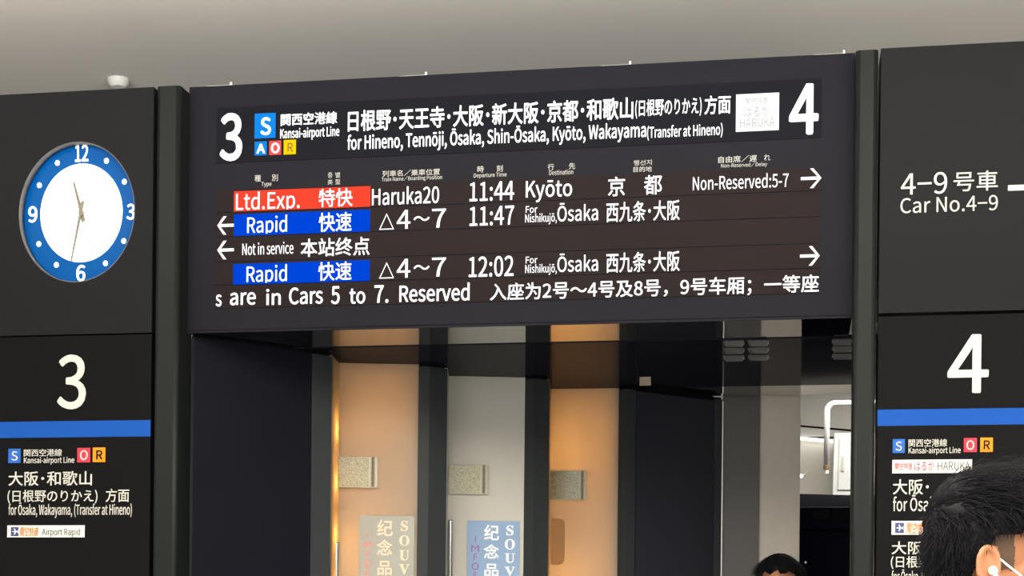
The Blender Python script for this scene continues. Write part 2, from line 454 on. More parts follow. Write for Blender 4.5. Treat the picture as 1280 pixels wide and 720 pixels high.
# rounded orange sticker on the third door
A = D3[2](688.6, 648, .001); B = D3[2](705.5, 677, .001); C = D3[2](688.6, 706, .001)
SW = (B - A).dot(D3[3]); SH = A.z - C.z; sr = SW * .42
prof = [(0, 0)] + [(SW - sr + sr * math.sin(t), sr - sr * math.cos(t)) for t in [k * math.pi / 16 for k in range(9)]]
prof += [(SW - sr + sr * math.cos(t), SH - sr + sr * math.sin(t)) for t in [k * math.pi / 16 for k in range(9)]] + [(0, SH)]
st = obj('sticker', prism(bmesh.new(), [Vector((C.x, C.y, C.z)) + D3[3] * x + Vector((0, 0, z)) for x, z in prof], -D3[4] * .002), MT['sticker'])
tag(st, 'orange rounded sticker on the amber door without a poster', 'sticker')

def poster(D, x0, yt, x1, paper, cols, label, offx):
    plate, onpane, u, nrm = D[1], D[2], D[3], D[4]
    p0 = onpane(x0, 760, 0.002)
    o = thing('poster', (p0.x, p0.y, p0.z), label, 'poster', 'souvenir posters on the doors')
    plate(x0, yt, x1, 800, 0.002, 0.003, 'sheet', paper, o)
    for txt, xl, y0, xr, y1, m, bold, sans in cols:
        me = text_mesh(txt, bold, 0, sans)
        A = onpane(xl, y0, 0.0055); B = onpane(xr, (y0 + y1) / 2, 0.0055); C = onpane(xl, y1, 0.0055)
        a0 = D[2](D_ORIG[0], 0, 0) if False else A
        xs = [v.co.x for v in me.vertices]; ys = [v.co.y for v in me.vertices]
        X0, X1, Y0, Y1 = min(xs), max(xs), min(ys), max(ys)
        L = (B - A).dot(u)
        for v in me.vertices:
            q = A + u * ((v.co.x - X0) / (X1 - X0) * L) + nrm * (0.01 - v.co.z) * 0.1
            v.co = Vector((q.x, q.y, C.z + (v.co.y - Y0) / (Y1 - Y0) * (A.z - C.z)))
        link('lettering', me, m, o)
    return o
D_ORIG = None
def P1(z): return (400 + z[0] / 4.2375, 550 + z[1] / 4.2375)
def cols(ox, oy, spec):
    out = []
    for txt, x0, y0, x1, y1, m, b, s in spec:
        out.append((txt, ox + x0 / 4.2375, oy + y0 / 4.2375, ox + x1 / 4.2375, oy + y1 / 4.2375, m, b, s))
    return out
poster(D1, 448.9, 644.6, 517.3, MT['postertinted'], cols(400, 550, [
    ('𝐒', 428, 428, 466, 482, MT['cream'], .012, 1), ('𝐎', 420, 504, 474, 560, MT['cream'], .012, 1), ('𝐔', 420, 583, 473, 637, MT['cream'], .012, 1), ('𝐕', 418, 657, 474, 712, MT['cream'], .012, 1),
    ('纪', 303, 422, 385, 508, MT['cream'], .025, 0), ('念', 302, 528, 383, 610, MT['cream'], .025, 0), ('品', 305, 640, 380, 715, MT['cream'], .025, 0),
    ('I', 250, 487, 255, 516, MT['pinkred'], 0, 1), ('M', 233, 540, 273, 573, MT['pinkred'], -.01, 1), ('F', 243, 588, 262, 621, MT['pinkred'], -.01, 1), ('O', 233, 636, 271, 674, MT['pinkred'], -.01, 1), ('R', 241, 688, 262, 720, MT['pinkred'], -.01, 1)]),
    'souvenir poster on the amber door, backlight tint put into its grey and cream colours', 0)
poster(D2, 583.9, 650.8, 649, MT['posterblue'], cols(540, 550, [
    ('𝐒', 394, 452, 432, 505, MT['palewhite'], .012, 1), ('𝐎', 386, 524, 439, 580, MT['palewhite'], .012, 1), ('𝐔', 386, 600, 438, 650, MT['palewhite'], .012, 1), ('𝐕', 385, 671, 440, 720, MT['palewhite'], .012, 1),
    ('纪', 276, 448, 355, 530, MT['palewhite'], .025, 0), ('念', 275, 552, 354, 627, MT['palewhite'], .025, 0), ('品', 278, 655, 352, 722, MT['palewhite'], .025, 0),
    ('I', 228, 507, 233, 541, MT['purple'], 0, 1), ('M', 208, 557, 250, 591, MT['purple'], -.01, 1), ('F', 220, 603, 239, 636, MT['purple'], -.01, 1), ('O', 210, 650, 248, 688, MT['purple'], -.01, 1), ('R', 219, 698, 239, 730, MT['purple'], -.01, 1)]),
    'blue souvenir poster with white lettering on the grey door', 0)

# ------------------------------------------------------------------ pillar and the hall beyond
YP = 1.93
a = pt(903.5, 500, 1, YP); b = pt(950, 500, 1, YP); c = pt(1001, 500, 1, YP + 0.02)
o = obj('pillar', bx((a.x, YP, 0), (b.x, YP + 0.3, ZC)), MT['darkpillar']); struct(o, 'dark grey steel clad half of the pillar', 'pillar')
o = obj('pillar', bx((b.x, YP + 0.02, 0), (c.x, YP + 0.4, ZC)), MT['pillar']); struct(o, 'light grey concrete half of the pillar', 'pillar')
e = pt(903.2, 560, 1, YP - .004)
struct(obj('trim_3', bx((e.x - .006, YP - .006, 0), (e.x + .002, YP + .01, ZS - .02)), MT['steel']), 'bright metal edge strip on the dark pillar half', 'trim')

YF = 5.6
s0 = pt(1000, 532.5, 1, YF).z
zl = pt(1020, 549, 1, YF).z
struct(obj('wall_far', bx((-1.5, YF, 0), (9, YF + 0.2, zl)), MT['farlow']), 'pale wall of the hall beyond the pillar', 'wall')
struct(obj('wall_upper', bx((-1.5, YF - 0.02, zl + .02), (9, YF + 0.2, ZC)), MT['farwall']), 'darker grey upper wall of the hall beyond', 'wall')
jl = pt(1000, 532.5, 1, YF - .02); jr = pt(1063, 538, 1, YF - .02)
dz = (jr.z - jl.z) / (jr.x - jl.x)
bm = prism(bmesh.new(), [Vector((jl.x - 1, YF - .02, jl.z - dz - .006)), Vector((jr.x + 1, YF - .02, jr.z + dz - .006)), Vector((jr.x + 1, YF - .02, jr.z + dz + .006)), Vector((jl.x - 1, YF - .02, jl.z - dz + .006))], (0, -.004, 0))
struct(obj('trim_4', bm, MT['gap']), 'thin dark joint across the upper wall', 'trim')
jl = pt(1000, 547.5, 1, YF - .05); jr = pt(1043, 551, 1, YF - .05)
dz = (jr.z - jl.z) / (jr.x - jl.x)
bm = prism(bmesh.new(), [Vector((jl.x - 1, YF - .05, jl.z - dz - .008)), Vector((jr.x + 1, YF - .05, jr.z + dz - .008)), Vector((jr.x + 1, YF - .05, jr.z + dz + .008)), Vector((jl.x - 1, YF - .05, jl.z - dz + .008))], (0, .05, 0))
tag(obj('light_strip', bm, MT['lightstrip']), 'thin glowing white strip along the far wall', 'light')

# white bent pipe in front of the far wall
YQ = 4.6
t1 = pt(1036, 507, 1, YQ); bot = pt(1033.2, 582, 1, YQ); far = pt(1085, 503.5, 1, YQ)
o = thing('bent_pipe', (bot.x, YQ, bot.z), 'white bent hanging pipe with a brass end in front of the far wall', 'pipe')
rr = 0.018
pts = [(bot.x, YQ, bot.z)]
rad = 0.05
for k in range(9):
    an = math.pi - k * math.pi / 16
    pts.append((bot.x + rad + rad * math.cos(an), YQ, far.z - rad + rad * math.sin(an)))
pts += [(far.x + .9, YQ, far.z), (far.x + .94, YQ, far.z + .03), (far.x + .95, YQ, far.z + .08), (far.x + .95, YQ, ZC)]
obj('pipe_body', tube(bmesh.new(), pts, rr, 14), MT['whitepaint'], o, True)
obj('end_cap', tube(bmesh.new(), [(bot.x, YQ, bot.z), (bot.x, YQ, bot.z - .024)], rr * 1.08, 14), MT['brass'], o)['label'] = 'brown brass collar'
obj('nozzle', tube(bmesh.new(), [(bot.x, YQ, bot.z - .024), (bot.x, YQ, bot.z - .05)], rr * .8, 14), MT['clip'], o)
# white wall cabinet
YW = 5.2
tl = pt(1043, 541, 1, YW); bl = pt(1040.5, 620, 1, YW); 
x0, x1, z0, z1 = bl.x, bl.x + 0.42, bl.z, tl.z
o = thing('wall_cabinet', ((x0 + x1) / 2, YF, z0), 'white metal cabinet on the far wall, seen beside the post', 'cabinet')
lean = tl.x - bl.x
def shear_box(a, b, bev=0):
    bm = bx(a, b, bev)
    for v in bm.verts: v.co.x += (v.co.z - z0) / (z1 - z0) * lean
    return bm
obj('body', shear_box((x0, YW, z0), (x1, YF - .02, z1), .004), MT['whitepaint'], o)
dr = obj('door', shear_box((x0 + .035, YW - .012, z0 + .04), (x1 - .035, YW, z1 - .04), .003), MT['whitepaint'], o)
h = pt(1053.5, 580, 1, YW - .012)
obj('handle', shear_box((h.x - .012, YW - .022, h.z - .05), (h.x + .006, YW - .012, h.z + .05), .002), MT['signwhite'], dr)
p = pt(1001.5, 595, 1, 4.4)
o = thing('indicator_lamp', (p.x, 4.4, p.z), 'tiny bright round lamp on a thin arm beside the pillar edge', 'lamp')
bm = bmesh.new(); bmesh.ops.create_uvsphere(bm, u_segments=16, v_segments=8, radius=.012)
for v in bm.verts: v.co += p
obj('bulb', bm, MT['lightstrip'], o, True)
q = pt(1010, 589.5, 1, YF - .01)
obj('arm', tube(bmesh.new(), [p, p.lerp(q, .5), q], .0016, 8), MT['clip'], o)
# machine under it
YM = 3.0
a = pt(1000, 634, 1, YM); b = pt(1063, 634, 1, YM)
o = thing('ticket_machine', ((a.x + b.x) / 2, YM + .3, 0), 'tall dark navy machine with two small dark screens behind the pillar', 'machine')
x0, x1 = a.x - 0.25, b.x + 0.12
zt = a.z
obj('cabinet_body', bx((x0, YM, 0), (x1, YM + .6, pt(1030, 663, 1, YM).z - .006), .006), MT['machine'], o)
obj('head_panel', bx((x0, YM - .01, pt(1030, 661.5, 1, YM).z), (x1, YM + .6, zt), .006), MT['machine'], o)
zt2 = pt(1020, 622, 1, YM + .12).z
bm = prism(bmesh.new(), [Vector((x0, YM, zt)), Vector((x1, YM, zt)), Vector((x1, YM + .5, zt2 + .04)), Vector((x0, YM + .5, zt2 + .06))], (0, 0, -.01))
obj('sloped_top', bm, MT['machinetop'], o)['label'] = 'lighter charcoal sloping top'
for (xa, ya, xb, yb) in ((1016.5, 637, 1037, 649.5), (1040.5, 638, 1060, 651)):
    p = pt(xa, ya, 1, YM - .012); q = pt(xb, yb, 1, YM - .012)
    obj('screen', bx((p.x, YM - .02, q.z), (q.x, YM - .005, p.z), .002), MT['screenblk'], o)
p = pt(1007, 703, 1, YM - .005)
obj('keyhole', tube(bmesh.new(), [(p.x, YM + .002, p.z), (p.x, YM - .008, p.z)], .006, 12), MT['steel'], o)

# ------------------------------------------------------------------ the departure board
board = thing('departure_board', (W / 2, 0, ZS), 'wide black electronic departure board between the two posts', 'sign')
Y1, Y2, Y3 = 0.365, 1.56, 1.87
bm = bx((0, 0, ZS + .006), (W, Y3, ZT), .002)
box(bm, (0, 0, ZS - .001), (W, .006, ZS + .01))
obj('housing', bm, MT['housing'], board)
obj('soffit_strip', bx((0.004, 0.006, ZS), (W - .004, Y1, ZS + .006)), MT['strip'], board)['label'] = 'polished strip along the front underside'
sf = obj('soffit_panel', bx((0.004, Y1, ZS - .003), (W + .1, Y2, ZS + .006)), MT['soffit'], board)
sf['label'] = 'dark underside panel with louvers'
obj('soffit_strip', bx((0.004, Y2, ZS), (W + .1, Y3, ZS + .006)), MT['strip'], board)['label'] = 'polished strip along the rear underside'
for cx0, n in ((904.5, 2), (1040, 1)):
    for ci in range(2):
        for r_, yy in enumerate((427.5, 436.5, 445.8)):
            xa = cx0 + ci * 30.5; xb = xa + 26
            yb = yy - (0.6 * ci if n == 2 else 2.2)
            p = pt(xa, yb, 2, ZS); q = pt(xb, yb - .3, 2, ZS); f_ = pt(xa, yb - 2.2, 2, ZS); g_ = pt(xa, yb + 2.6, 2, ZS)
            if q.x > W + .08: continue
            bm = bmesh.new()
            # a pressed louver: a rounded hood hanging below the panel, open to the front
            n_ = 10; L = q.x - p.x; yb0, yb1 = f_.y, g_.y; hgt = 0.016
            rows = []
            for i in range(n_ + 1):
                s = i / n_; x = p.x + L * s
                e_ = min(1, min(s, 1 - s) / 0.12); e_ = math.sqrt(max(0, 1 - (1 - e_) ** 2))
                rows.append([bm.verts.new((x, yb0 + (yb1 - yb0) * t, ZS - .003 - hgt * e_ * math.sin(math.pi * t))) for t in (0, .15, .35, .55, .75, .9, 1)])
            for i in range(n_):
                for k in range(6):
                    bm.faces.new((rows[i][k], rows[i + 1][k], rows[i + 1][k + 1], rows[i][k + 1]))
            obj('louver', bm, MT['louver'], sf, True)
q4 = [pt(x, y, 2, ZS - .003) for x, y in ((799.5, 471.6), (813.5, 471.2), (813.5, 481), (799.5, 481.4))]
tag(obj('ceiling_tag', prism(bmesh.new(), q4, (0, 0, -.003)), MT['pillar']), 'small beige square tag stuck to the dark underside of the board', 'tag')
# clips on the top edge
for xa, xb, yy in ((258.5, 290.5, 106.2), (500, 534, 92.6), (751, 789, 80.0), (1018, 1056, 65.2)):
    p = pt(xa, yy, 1, .03); q = pt(xb, yy, 1, .03)
    bm = bx((p.x, .02, ZT - .001), (q.x, .05, ZT + .007))
    box(bm, (q.x - .006, .02, ZT), (q.x, .03, ZT + .018))
    obj('top_clip', bm, MT['clip'], board)['label'] = 'thin white clip on the top edge'

# header window with lit lettering
PH = -0.003
hx0, hx1 = pt(271, 180, 1, 0).x, pt(1027, 140, 1, 0).x
hz0, hz1 = pt(271, 204.5, 1, 0).z, pt(1025, 98, 1, 0).z
hd = obj('header_panel', bx((hx0, PH, hz0), (hx1, 0.01, hz1)), MT['header'], board)
LT, LD = MT['lamptext'], MT['ledtext']
letter('3', 274.5, 202, 303, 142, PH, LT, hd, .035)
letter('4', 986, 169.3, 1023.3, 105.7, PH, LT, hd, .035)
def tile(x0, y0, x1, y1, plane, m, parent, txt, tm, fx=(.27, .73), fy=(.14, .86), bold=.03, name='line_symbol'):
    rect(name, x0, y0, x1, y1, plane, m, parent, .003)
    wd, ht = x1 - x0, y1 - y0
    letter(txt, x0 + wd * fx[0], y0 + ht * fy[1] - wd * fx[0] * .04, x0 + wd * fx[1], y0 + ht * fy[0] - wd * fx[0] * .04, plane - .003, tm, parent, bold)
tile(318.7, 142.5, 344.5, 173.3, PH, MT['litblue'], hd, 'S', LT, (.27, .78), (.15, .88), .04)
tile(318.7, 177.5, 333.5, 194.5, PH, MT['litblue'], hd, 'A', LT, (.14, .86), (.16, .86), .04)
tile(336.8, 176.5, 351.6, 194, PH, MT['litred'], hd, 'O', LT, (.14, .86), (.14, .88), .04)
tile(355, 175.4, 370, 193.3, PH, MT['lityellow'], hd, 'R', MT['brownprint'], (.3, .75), (.2, .82), .01)
letter('関西空港線', 351, 157.6, 421.5, 142.6, PH, LT, hd, .02)
letter('Kansai-airport Line', 350.3, 176.6, 424.2, 161, PH, LT, hd, .018)
letter('日根野･天王寺･大阪･新大阪･京都･和歌山', 434.9, 165, 791.5, 138.3, PH, LT, hd, .025)
letter('(日根野のりかえ)', 794, 148.5, 877, 125, PH, LT, hd, .012)
letter('方面', 880.6, 143.4, 913.3, 120, PH, LT, hd, .02)
letter('for Hineno, Tennōji, Ōsaka, Shin-Ōsaka, Kyōto, Wakayama', 434.2, 192.8, 807.6, 167, PH, LT, hd, .022)
letter('(Transfer at Hineno)', 808.8, 176, 903.3, 157.6, PH, LT, hd, .018)
pl = rect('name_plate', 920.2, 118.6, 973.8, 164.9, PH, MT['litwhite'], hd, .004)
pl['label'] = 'glowing white plate with faint grey lettering'
letter('関空特急', 932, 130.2, 960, 122.6, PH - .004, MT['greyprint'], hd, .0)
letter('はるか', 930.5, 146.3, 962, 134, PH - .004, MT['greyprint'], hd, .0)
letter('HARUKA', 925, 159.9, 968.3, 148.6, PH - .004, MT['greyprint'], hd, .0)
# column captions printed on the housing
CP = MT['caption']
for t, xl, yb, xr, yt, bd in (
    ('種', 318.3, 227.2, 326, 218.9, .006), ('別', 339.8, 226.6, 347.3, 218, .006), ('Type', 326.7, 234.6, 339.3, 227.6, .004),
    ('중', 409.7, 222.5, 415.6, 215.9, .004), ('별', 419.2, 222, 425, 215.4, .004), ('类', 409.7, 230.9, 415.8, 224.5, .004), ('型', 419.1, 230.4, 425.1, 224, .004),
    ('列車名／乗車位置', 478, 221.2, 549.8, 213.5, .006), ('Train Name／Boarding Position', 477, 228.3, 552.6, 221.4, .004),
    ('時', 596.8, 215.8, 604.8, 207.6, .006), ('刻', 620.8, 214.8, 628.4, 206.6, .006), ('Departure Time', 592.2, 223.6, 633.2, 216.8, .004),
    ('行', 684.7, 212.9, 692.5, 204.9, .006), ('先', 711, 211.7, 719, 203.6, .006), ('Destination', 686.4, 219, 716.5, 212.8, .004),
    ('행선지', 792, 207, 814.7, 200.4, .004), ('目的地', 791.8, 215.3, 814.7, 208.5, .005),
    ('自由席／遅', 897.8, 203.9, 946, 195.6, .006), ('れ', 955, 200.9, 963, 193, .006), ('Non-Reserved／Delay', 901.3, 211, 959, 204.3, .004)):
    letter(t, xl, yb, xr, yt, 0, CP, board, bd, 'caption', thick=.0008)

# five rows of the light matrix
PL = -0.003
rx0, rx1 = pt(270, 300, 1, 0).x, pt(1025.5, 280, 1, 0).x
rows = []
for y0, y1 in ((238.6, 266), (267.2, 296.4), (297.6, 327.6), (329, 356.6), (357.8, 386)):
    za, zb = pt(270, y0, 1, 0).z, pt(270, y1, 1, 0).z
    rows.append(obj('led_row', bx((rx0, PL, zb), (rx1, .01, za)), MT['led'], board))
def type_block(row, x0, yt, x1, yb, m, lab):
    o = rect('type_block', x0, yt, x1, yb, PL, m, rows[row], .001); o['label'] = lab
type_block(0, 292.5, 239.3, 463, 264.6, MT['ledred'], 'glowing red block')
type_block(1, 292.5, 268.3, 462.5, 295, MT['ledblue'], 'glowing blue block')
type_block(3, 291.8, 330.3, 462.2, 355.9, MT['ledblue'], 'glowing blue block')
PT = PL - .001
def led(row, t, xl, yb, xr, yt, b=.012, **k): 
    return letter(t, xl, yb, xr, yt, PT, LD, rows[row], b, **k)
led(0, 'Ltd.Exp.', 295, 269, 374.5, 240.6, .004, clip_bottom=.18)
led(0, '特快', 398.5, 259.2, 440.8, 236.6)
led(0, 'Haruka20', 465, 257, 549, 234.8, .01)
led(0, '11:44', 587, 252.2, 642.6, 228.4)
led(0, 'Kyōto', 657.2, 253.4, 715.2, 226.6)
led(0, '京', 760, 245.6, 781.2, 221.3); led(0, '都', 805, 243.6, 827.5, 219.3)
led(0, 'Non-Reserved:5-7', 866, 238.2, 985.6, 220.3, .004)
led(1, 'Rapid', 309, 297.2, 358.8, 270.4, .006, clip_bottom=.17)
led(1, '快速', 398.5, 290.2, 439.6, 266.4)
def lm(row, dy):
    led(row, '△', 474, 287.3 + dy, 492.6, 267.2 + dy, .006); led(row, '4', 496, 286.4 + dy, 513, 263 + dy, .004)
    led(row, '～', 517, 276.6 + dy, 537, 270.5 + dy, .012); led(row, '7', 540, 284.8 + dy, 557.4, 261.4 + dy, .004)
lm(1, 0)
led(1, '11:47', 587, 282.9, 642.6, 259)
def dest(row, dy):
    led(row, 'For', 657.2, 266.3 + dy, 671.8, 257.9 + dy, .003); led(row, 'Nishikujō,', 656.5, 281.4 + dy, 696, 267.4 + dy, .004)
    led(row, 'Ōsaka', 696.7, 277.2 + dy, 747.6, 254.2 + dy, .008); led(row, '西九条･大阪', 757.8, 278.2 + dy, 849.7, 253 + dy, .012)
dest(1, 0)
led(2, 'Not in service', 303, 319.2, 366.8, 304, .002)
led(2, '本站终点', 376, 321.4, 462, 298.8)
led(3, 'Rapid', 308.2, 358.6, 358.6, 331.8, .006, clip_bottom=.17)
led(3, '快速', 397.8, 351.2, 439.5, 328)
lm(3, 61)
led(3, '12:02', 586, 346.9, 642, 321.2)
dest(3, 63.2)
for t_, xl_, xr_, yt_, yb_ in (('s', 269.8, 277, 368.3, 383.3), ('are', 287.6, 319.7, 366, 381.8), ('in', 332.8, 351, 361.4, 381.4), ('Cars', 361.4, 403.6, 359.6, 380.8),
                               ('5', 413.9, 424.6, 358, 380.4), ('to', 436.9, 456.7, 361, 380), ('7.', 468, 485.6, 356.8, 379)):
    led(4, t_, xl_, yb_, xr_, yt_, .02)
led(4, 'Reserved', 499.2, 378.0, 587, 355.6, .02)
led(4, '入座为2号～4号及8号，9号车厢；一等座', 612.4, 377.6, 1023.5, 354.4, .014)
arrow(1001, 211.2, 1026.7, 235.6, PT, rows[0]); arrow(271.8, 270.8, 292.3, 293.6, PT, rows[1], False)
arrow(271.8, 301.4, 292.3, 324.4, PT, rows[2], False); arrow(1000, 308.2, 1024.5, 332.4, PT, rows[3])

# ------------------------------------------------------------------ sign posts
def sign_post(xa, xb, ytop, label, yf=-.09):
    a = pt(xa, 300, 1, yf); b = pt(xb, 300, 1, yf); zt = pt((xa + xb) / 2, ytop, 1, yf).z
    bm = bmesh.new()
    r = bmesh.ops.create_cube(bm, size=1)
    lo = Vector((a.x, yf, 0)); hi = Vector((b.x, .044, zt))
    for v in r['verts']: v.co = Vector([lo[i] + (v.co[i] + .5) * (hi[i] - lo[i]) for i in range(3)])
    es = [e for e in bm.edges if abs(e.verts[0].co.z - e.verts[1].co.z) > 1 and e.verts[0].co.y < 0]
    bmesh.ops.bevel(bm, geom=es, offset=.016, segments=5, affect='EDGES', profile=.5)
    o = obj('sign_post', bm, MT['post'], None)
    for p in o.data.polygons: p.use_smooth = abs(p.normal.z) < .5 and min(abs(p.normal.x), abs(p.normal.y)) > .02
    tag(o, label, 'post')
    return a.x, b.x, zt
SPL = sign_post(193.5, 223.5, 107.5, 'grey green upright post between the clock panel and the departure board')
SPR = sign_post(1067.5, 1096, 62.5, 'grey green upright post between the departure board and the car number panel')

# ------------------------------------------------------------------ left side: clock panel and platform sign
PF = -0.08
xl = -3.4; xr = pt(190.5, 300, 1, PF).x
zt = pt(100, 113.5, 1, PF).z; zseam = pt(100, 417.6, 1, PF).z
DEPTH = .042
cc = pt(95.3, 264.9, 1, PF); ex = pt(168.6, 262.5, 1, PF).x - cc.x; ez = pt(95.3, 176.8, 1, PF).z - cc.z
bm = bmesh.new()
N = 96
hole = ellipse(cc, ex, ez, PF, N)
hv = [bm.verts.new(p) for p in hole]; hb = [bm.verts.new(p + Vector((0, DEPTH, 0))) for p in hole]
ov = []
for p in hole:
    dx, dz = p.x - cc.x, p.z - cc.z
    ts = []
    if dx > 1e-9: ts.append((xr - cc.x) / dx)
    if dx < -1e-9: ts.append((xl - cc.x) / dx)
    if dz > 1e-9: ts.append((zt - cc.z) / dz)
    if dz < -1e-9: ts.append((zseam - cc.z) / dz)
    t = min(ts); ov.append(Vector((cc.x + dx * t, PF, cc.z + dz * t)))
for cx_, cz_ in ((xl, zt), (xr, zt), (xl, zseam), (xr, zseam)):
    k = min(range(N), key=lambda i: (ov[i] - Vector((cx_, PF, cz_))).length)
    ov[k] = Vector((cx_, PF, cz_))
ovv = [bm.verts.new(p) for p in ov]
for k in range(N):
    j = (k + 1) % N
    bm.faces.new((hv[k], hv[j], ovv[j], ovv[k])); bm.faces.new((hv[k], hb[k], hb[j], hv[j]))
me_panel = obj('wall_clock_panel', bm, MT['black'])
bm = bmesh.new(); bm.from_mesh(me_panel.data)
box(bm, (xl, PF + DEPTH, zseam), (xr, .1, zt))
box(bm, (xl, PF + .001, zt - .002), (xr, PF + DEPTH, zt)); box(bm, (xl, PF + .001, zseam), (xr, PF + DEPTH, zseam + .002)); box(bm, (xr - .002, PF + .001, zseam), (xr, PF + DEPTH, zt))
bm.to_mesh(me_panel.data); bm.free()
me_panel.name = 'wall_left_upper'
struct(me_panel, 'matt black panel around the round clock', 'wall')
YB = PF + DEPTH
clock = thing('wall_clock', (cc.x, YB, cc.z), 'round backlit clock with a blue ring sunk into the black panel', 'clock')
fc = pt(102.3, 266.6, 1, YB); fx_ = pt(153.6, 265, 1, YB).x - fc.x; fz_ = pt(102.3, 205.2, 1, YB).z - fc.z
rx_, rz_ = pt(175.3, 263, 1, YB).x - fc.x, pt(102.3, 177.2, 1, YB).z - fc.z
gx, gz = min(rx_, ex * .998), min(rz_, ez * .998)
gc = Vector((cc.x, YB, cc.z))
def disc(c, a, b, y0, y1, n=96): return prism(bmesh.new(), ellipse(c, a, b, y0, n), (0, y1 - y0, 0))
def ringm(c, a, b, a2, b2, y0, y1, n=96, c2=None):
    bm = bmesh.new(); c2 = c2 or c
    o_ = [ellipse(c, a, b, y0, n), ellipse(c, a, b, y1, n), ellipse(c2, a2, b2, y0, n), ellipse(c2, a2, b2, y1, n)]
    V = [[bm.verts.new(p) for p in L] for L in o_]
    for k in range(n):
        j = (k + 1) % n
        bm.faces.new((V[0][k], V[0][j], V[2][j], V[2][k])); bm.faces.new((V[1][k], V[3][k], V[3][j], V[1][j]))
        bm.faces.new((V[0][k], V[1][k], V[1][j], V[0][j])); bm.faces.new((V[2][k], V[2][j], V[3][j], V[3][k]))
    return bm
obj('rim', ringm(cc, ex * 1.0, ez * 1.0, ex * .985, ez * .985, PF + .002, YB - .001), MT['rim'], clock, True)
obj('dial_ring', disc(gc, gx * .985, gz * .985, YB - .003, YB - .0005), MT['clockring'], clock)['label'] = 'glossy blue ring with white numerals'
obj('dial_face', disc(fc, fx_, fz_, YB - .006, YB - .003), MT['clockface'], clock)['label'] = 'glowing plain white face'
for t, x0, y0, x1, y1 in (('12', 94, 181.5, 110.5, 202.5), ('6', 95.4, 331.5, 106.8, 352), ('9', 35.5, 258, 46.8, 278.5), ('3', 158.5, 255, 168.6, 275)):
    letter(t, x0, y1, x1, y0, YB - .003, MT['clocknum'], clock, .028, 'numeral')
for hr in (1, 2, 4, 5, 7, 8, 10, 11):
    an = math.radians(90 - 30 * hr)
    p = Vector((fc.x + fx_ * 1.2 * math.cos(an), 0, fc.z + fz_ * 1.2 * math.sin(an)))
    obj('hour_dot', disc(p, .0095, .0105, YB - .005, YB - .003, 16), MT['clocknum'], clock)
def hand(tip, tail, w, y, name):
    a = pt(tip[0], tip[1], 1, y); b = pt(tail[0], tail[1], 1, y)
    d = (a - b).normalized(); n = Vector((-d.z, 0, d.x))
    P = [b - n * w, b + n * w, a + n * w * .45, a - n * w * .45]
    return obj(name, prism(bmesh.new(), [Vector((p.x, y, p.z)) for p in P], (0, .002, 0)), MT['hand'], clock)
hand((92, 227.5), (104.5, 277), .0085, YB - .011, 'hour_hand')
hand((88.8, 326), (103.5, 251), .0065, YB - .014, 'minute_hand')
h = pt(101.6, 266.3, 1, YB - .012)
obj('hand_hub', disc(h, .010, .012, YB - .017, YB - .006, 20), MT['hand'], clock)

def platform_sign(xa, xb, z1, x_orig, label):
    o = thing('platform_sign', ((xa + xb) / 2, PF, 0), label, 'sign')
    b = obj('panel', bx((xa, PF, 0), (xb, .1, z1 - .006), .001), MT['signblack'], o)
    return o
PS = platform_sign(xl, xr, zseam, 0, 'black platform 3 sign with a blue stripe under the clock')
TP = PF - .0008
WH = MT['white']
letter('3', 71.3, 512, 107.7, 443.6, TP, WH, PS, .022, 'platform_number')
za, zb = pt(100, 526.2, 1, TP).z, pt(100, 546.4, 1, TP).z
obj('stripe', bx((xl, TP, zb), (xr, PF + .001, za)), MT['stripe'], PS)['label'] = 'bright blue stripe'
def stile(x0, y0, x1, y1, m, parent, t, tm, fx=(.24, .76), fy=(.17, .83), b=.01):
    rect('line_symbol', x0, y0, x1, y1, TP, m, parent, .002)
    wd, ht = x1 - x0, y1 - y0
    letter(t, x0 + wd * fx[0], y0 + ht * fy[1], x0 + wd * fx[1], y0 + ht * fy[0], TP - .002, tm, parent, b)
def plane_icon(xa, ya, xb, yb, parent):
    rect('emblem', xa, ya, xb, yb, TP - .002, MT['navy'], parent, .001)['label'] = 'navy square with a white aeroplane'
    p = pt((xa + xb) / 2, (ya + yb) / 2, 1, TP - .003)
    s = (pt(xb, ya, 1, TP).x - pt(xa, ya, 1, TP).x) / 2
    A = [(-.75, 0), (-.6, .1), (.0, .12), (-.28, .75), (-.05, .75), (.38, .12), (.6, .12), (.8, .38), (.92, .38), (.8, 0)]
    A = [(-x, y) for x, y in A]
    B = A + [(x, -y) for x, y in reversed(A[1:-1])]
    bm = prism(bmesh.new(), [Vector((p.x - x * s, p.y, p.z + y * s)) for x, y in B], (0, -.0008, 0))
    obj('emblem_aeroplane', bm, MT['signwhite'], parent)
stile(10.8, 561, 25.9, 578.8, MT['sblue'], PS, 'S', WH)
letter('関西空港線', 30, 570.6, 77.6, 561.6, TP, WH, PS, .006)
letter('Kansai-airport Line', 30, 581.2, 93, 571.6, TP, WH, PS, .01)
stile(97, 560, 113, 578, MT['sred'], PS, 'O', WH, (.2, .8), (.16, .84))
stile(116.3, 559.6, 131.8, 577.6, MT['sorange'], PS, 'R', MT['blacktext'], (.26, .78), (.18, .82), .03)
letter('大阪･和歌山', 10.8, 607.4, 115, 589.4, TP, WH, PS, .012)
letter('(日根野のりかえ)', 9.5, 629.6, 122, 612.6, TP, WH, PS, .008)
letter('方面', 132.3, 627.6, 161.6, 611, TP, WH, PS, .01)
letter('for Ōsaka, Wakayama, (Transfer at Hineno)', 10.8, 647.6, 165, 628.6, TP, WH, PS, .01)
rect('service_plate', 9.5, 656.8, 106, 671.6, TP, MT['signwhite'], PS, .002)['label'] = 'white plate with navy emblem and orange lettering'
plane_icon(13.8, 658.8, 23.3, 670.2, PS)
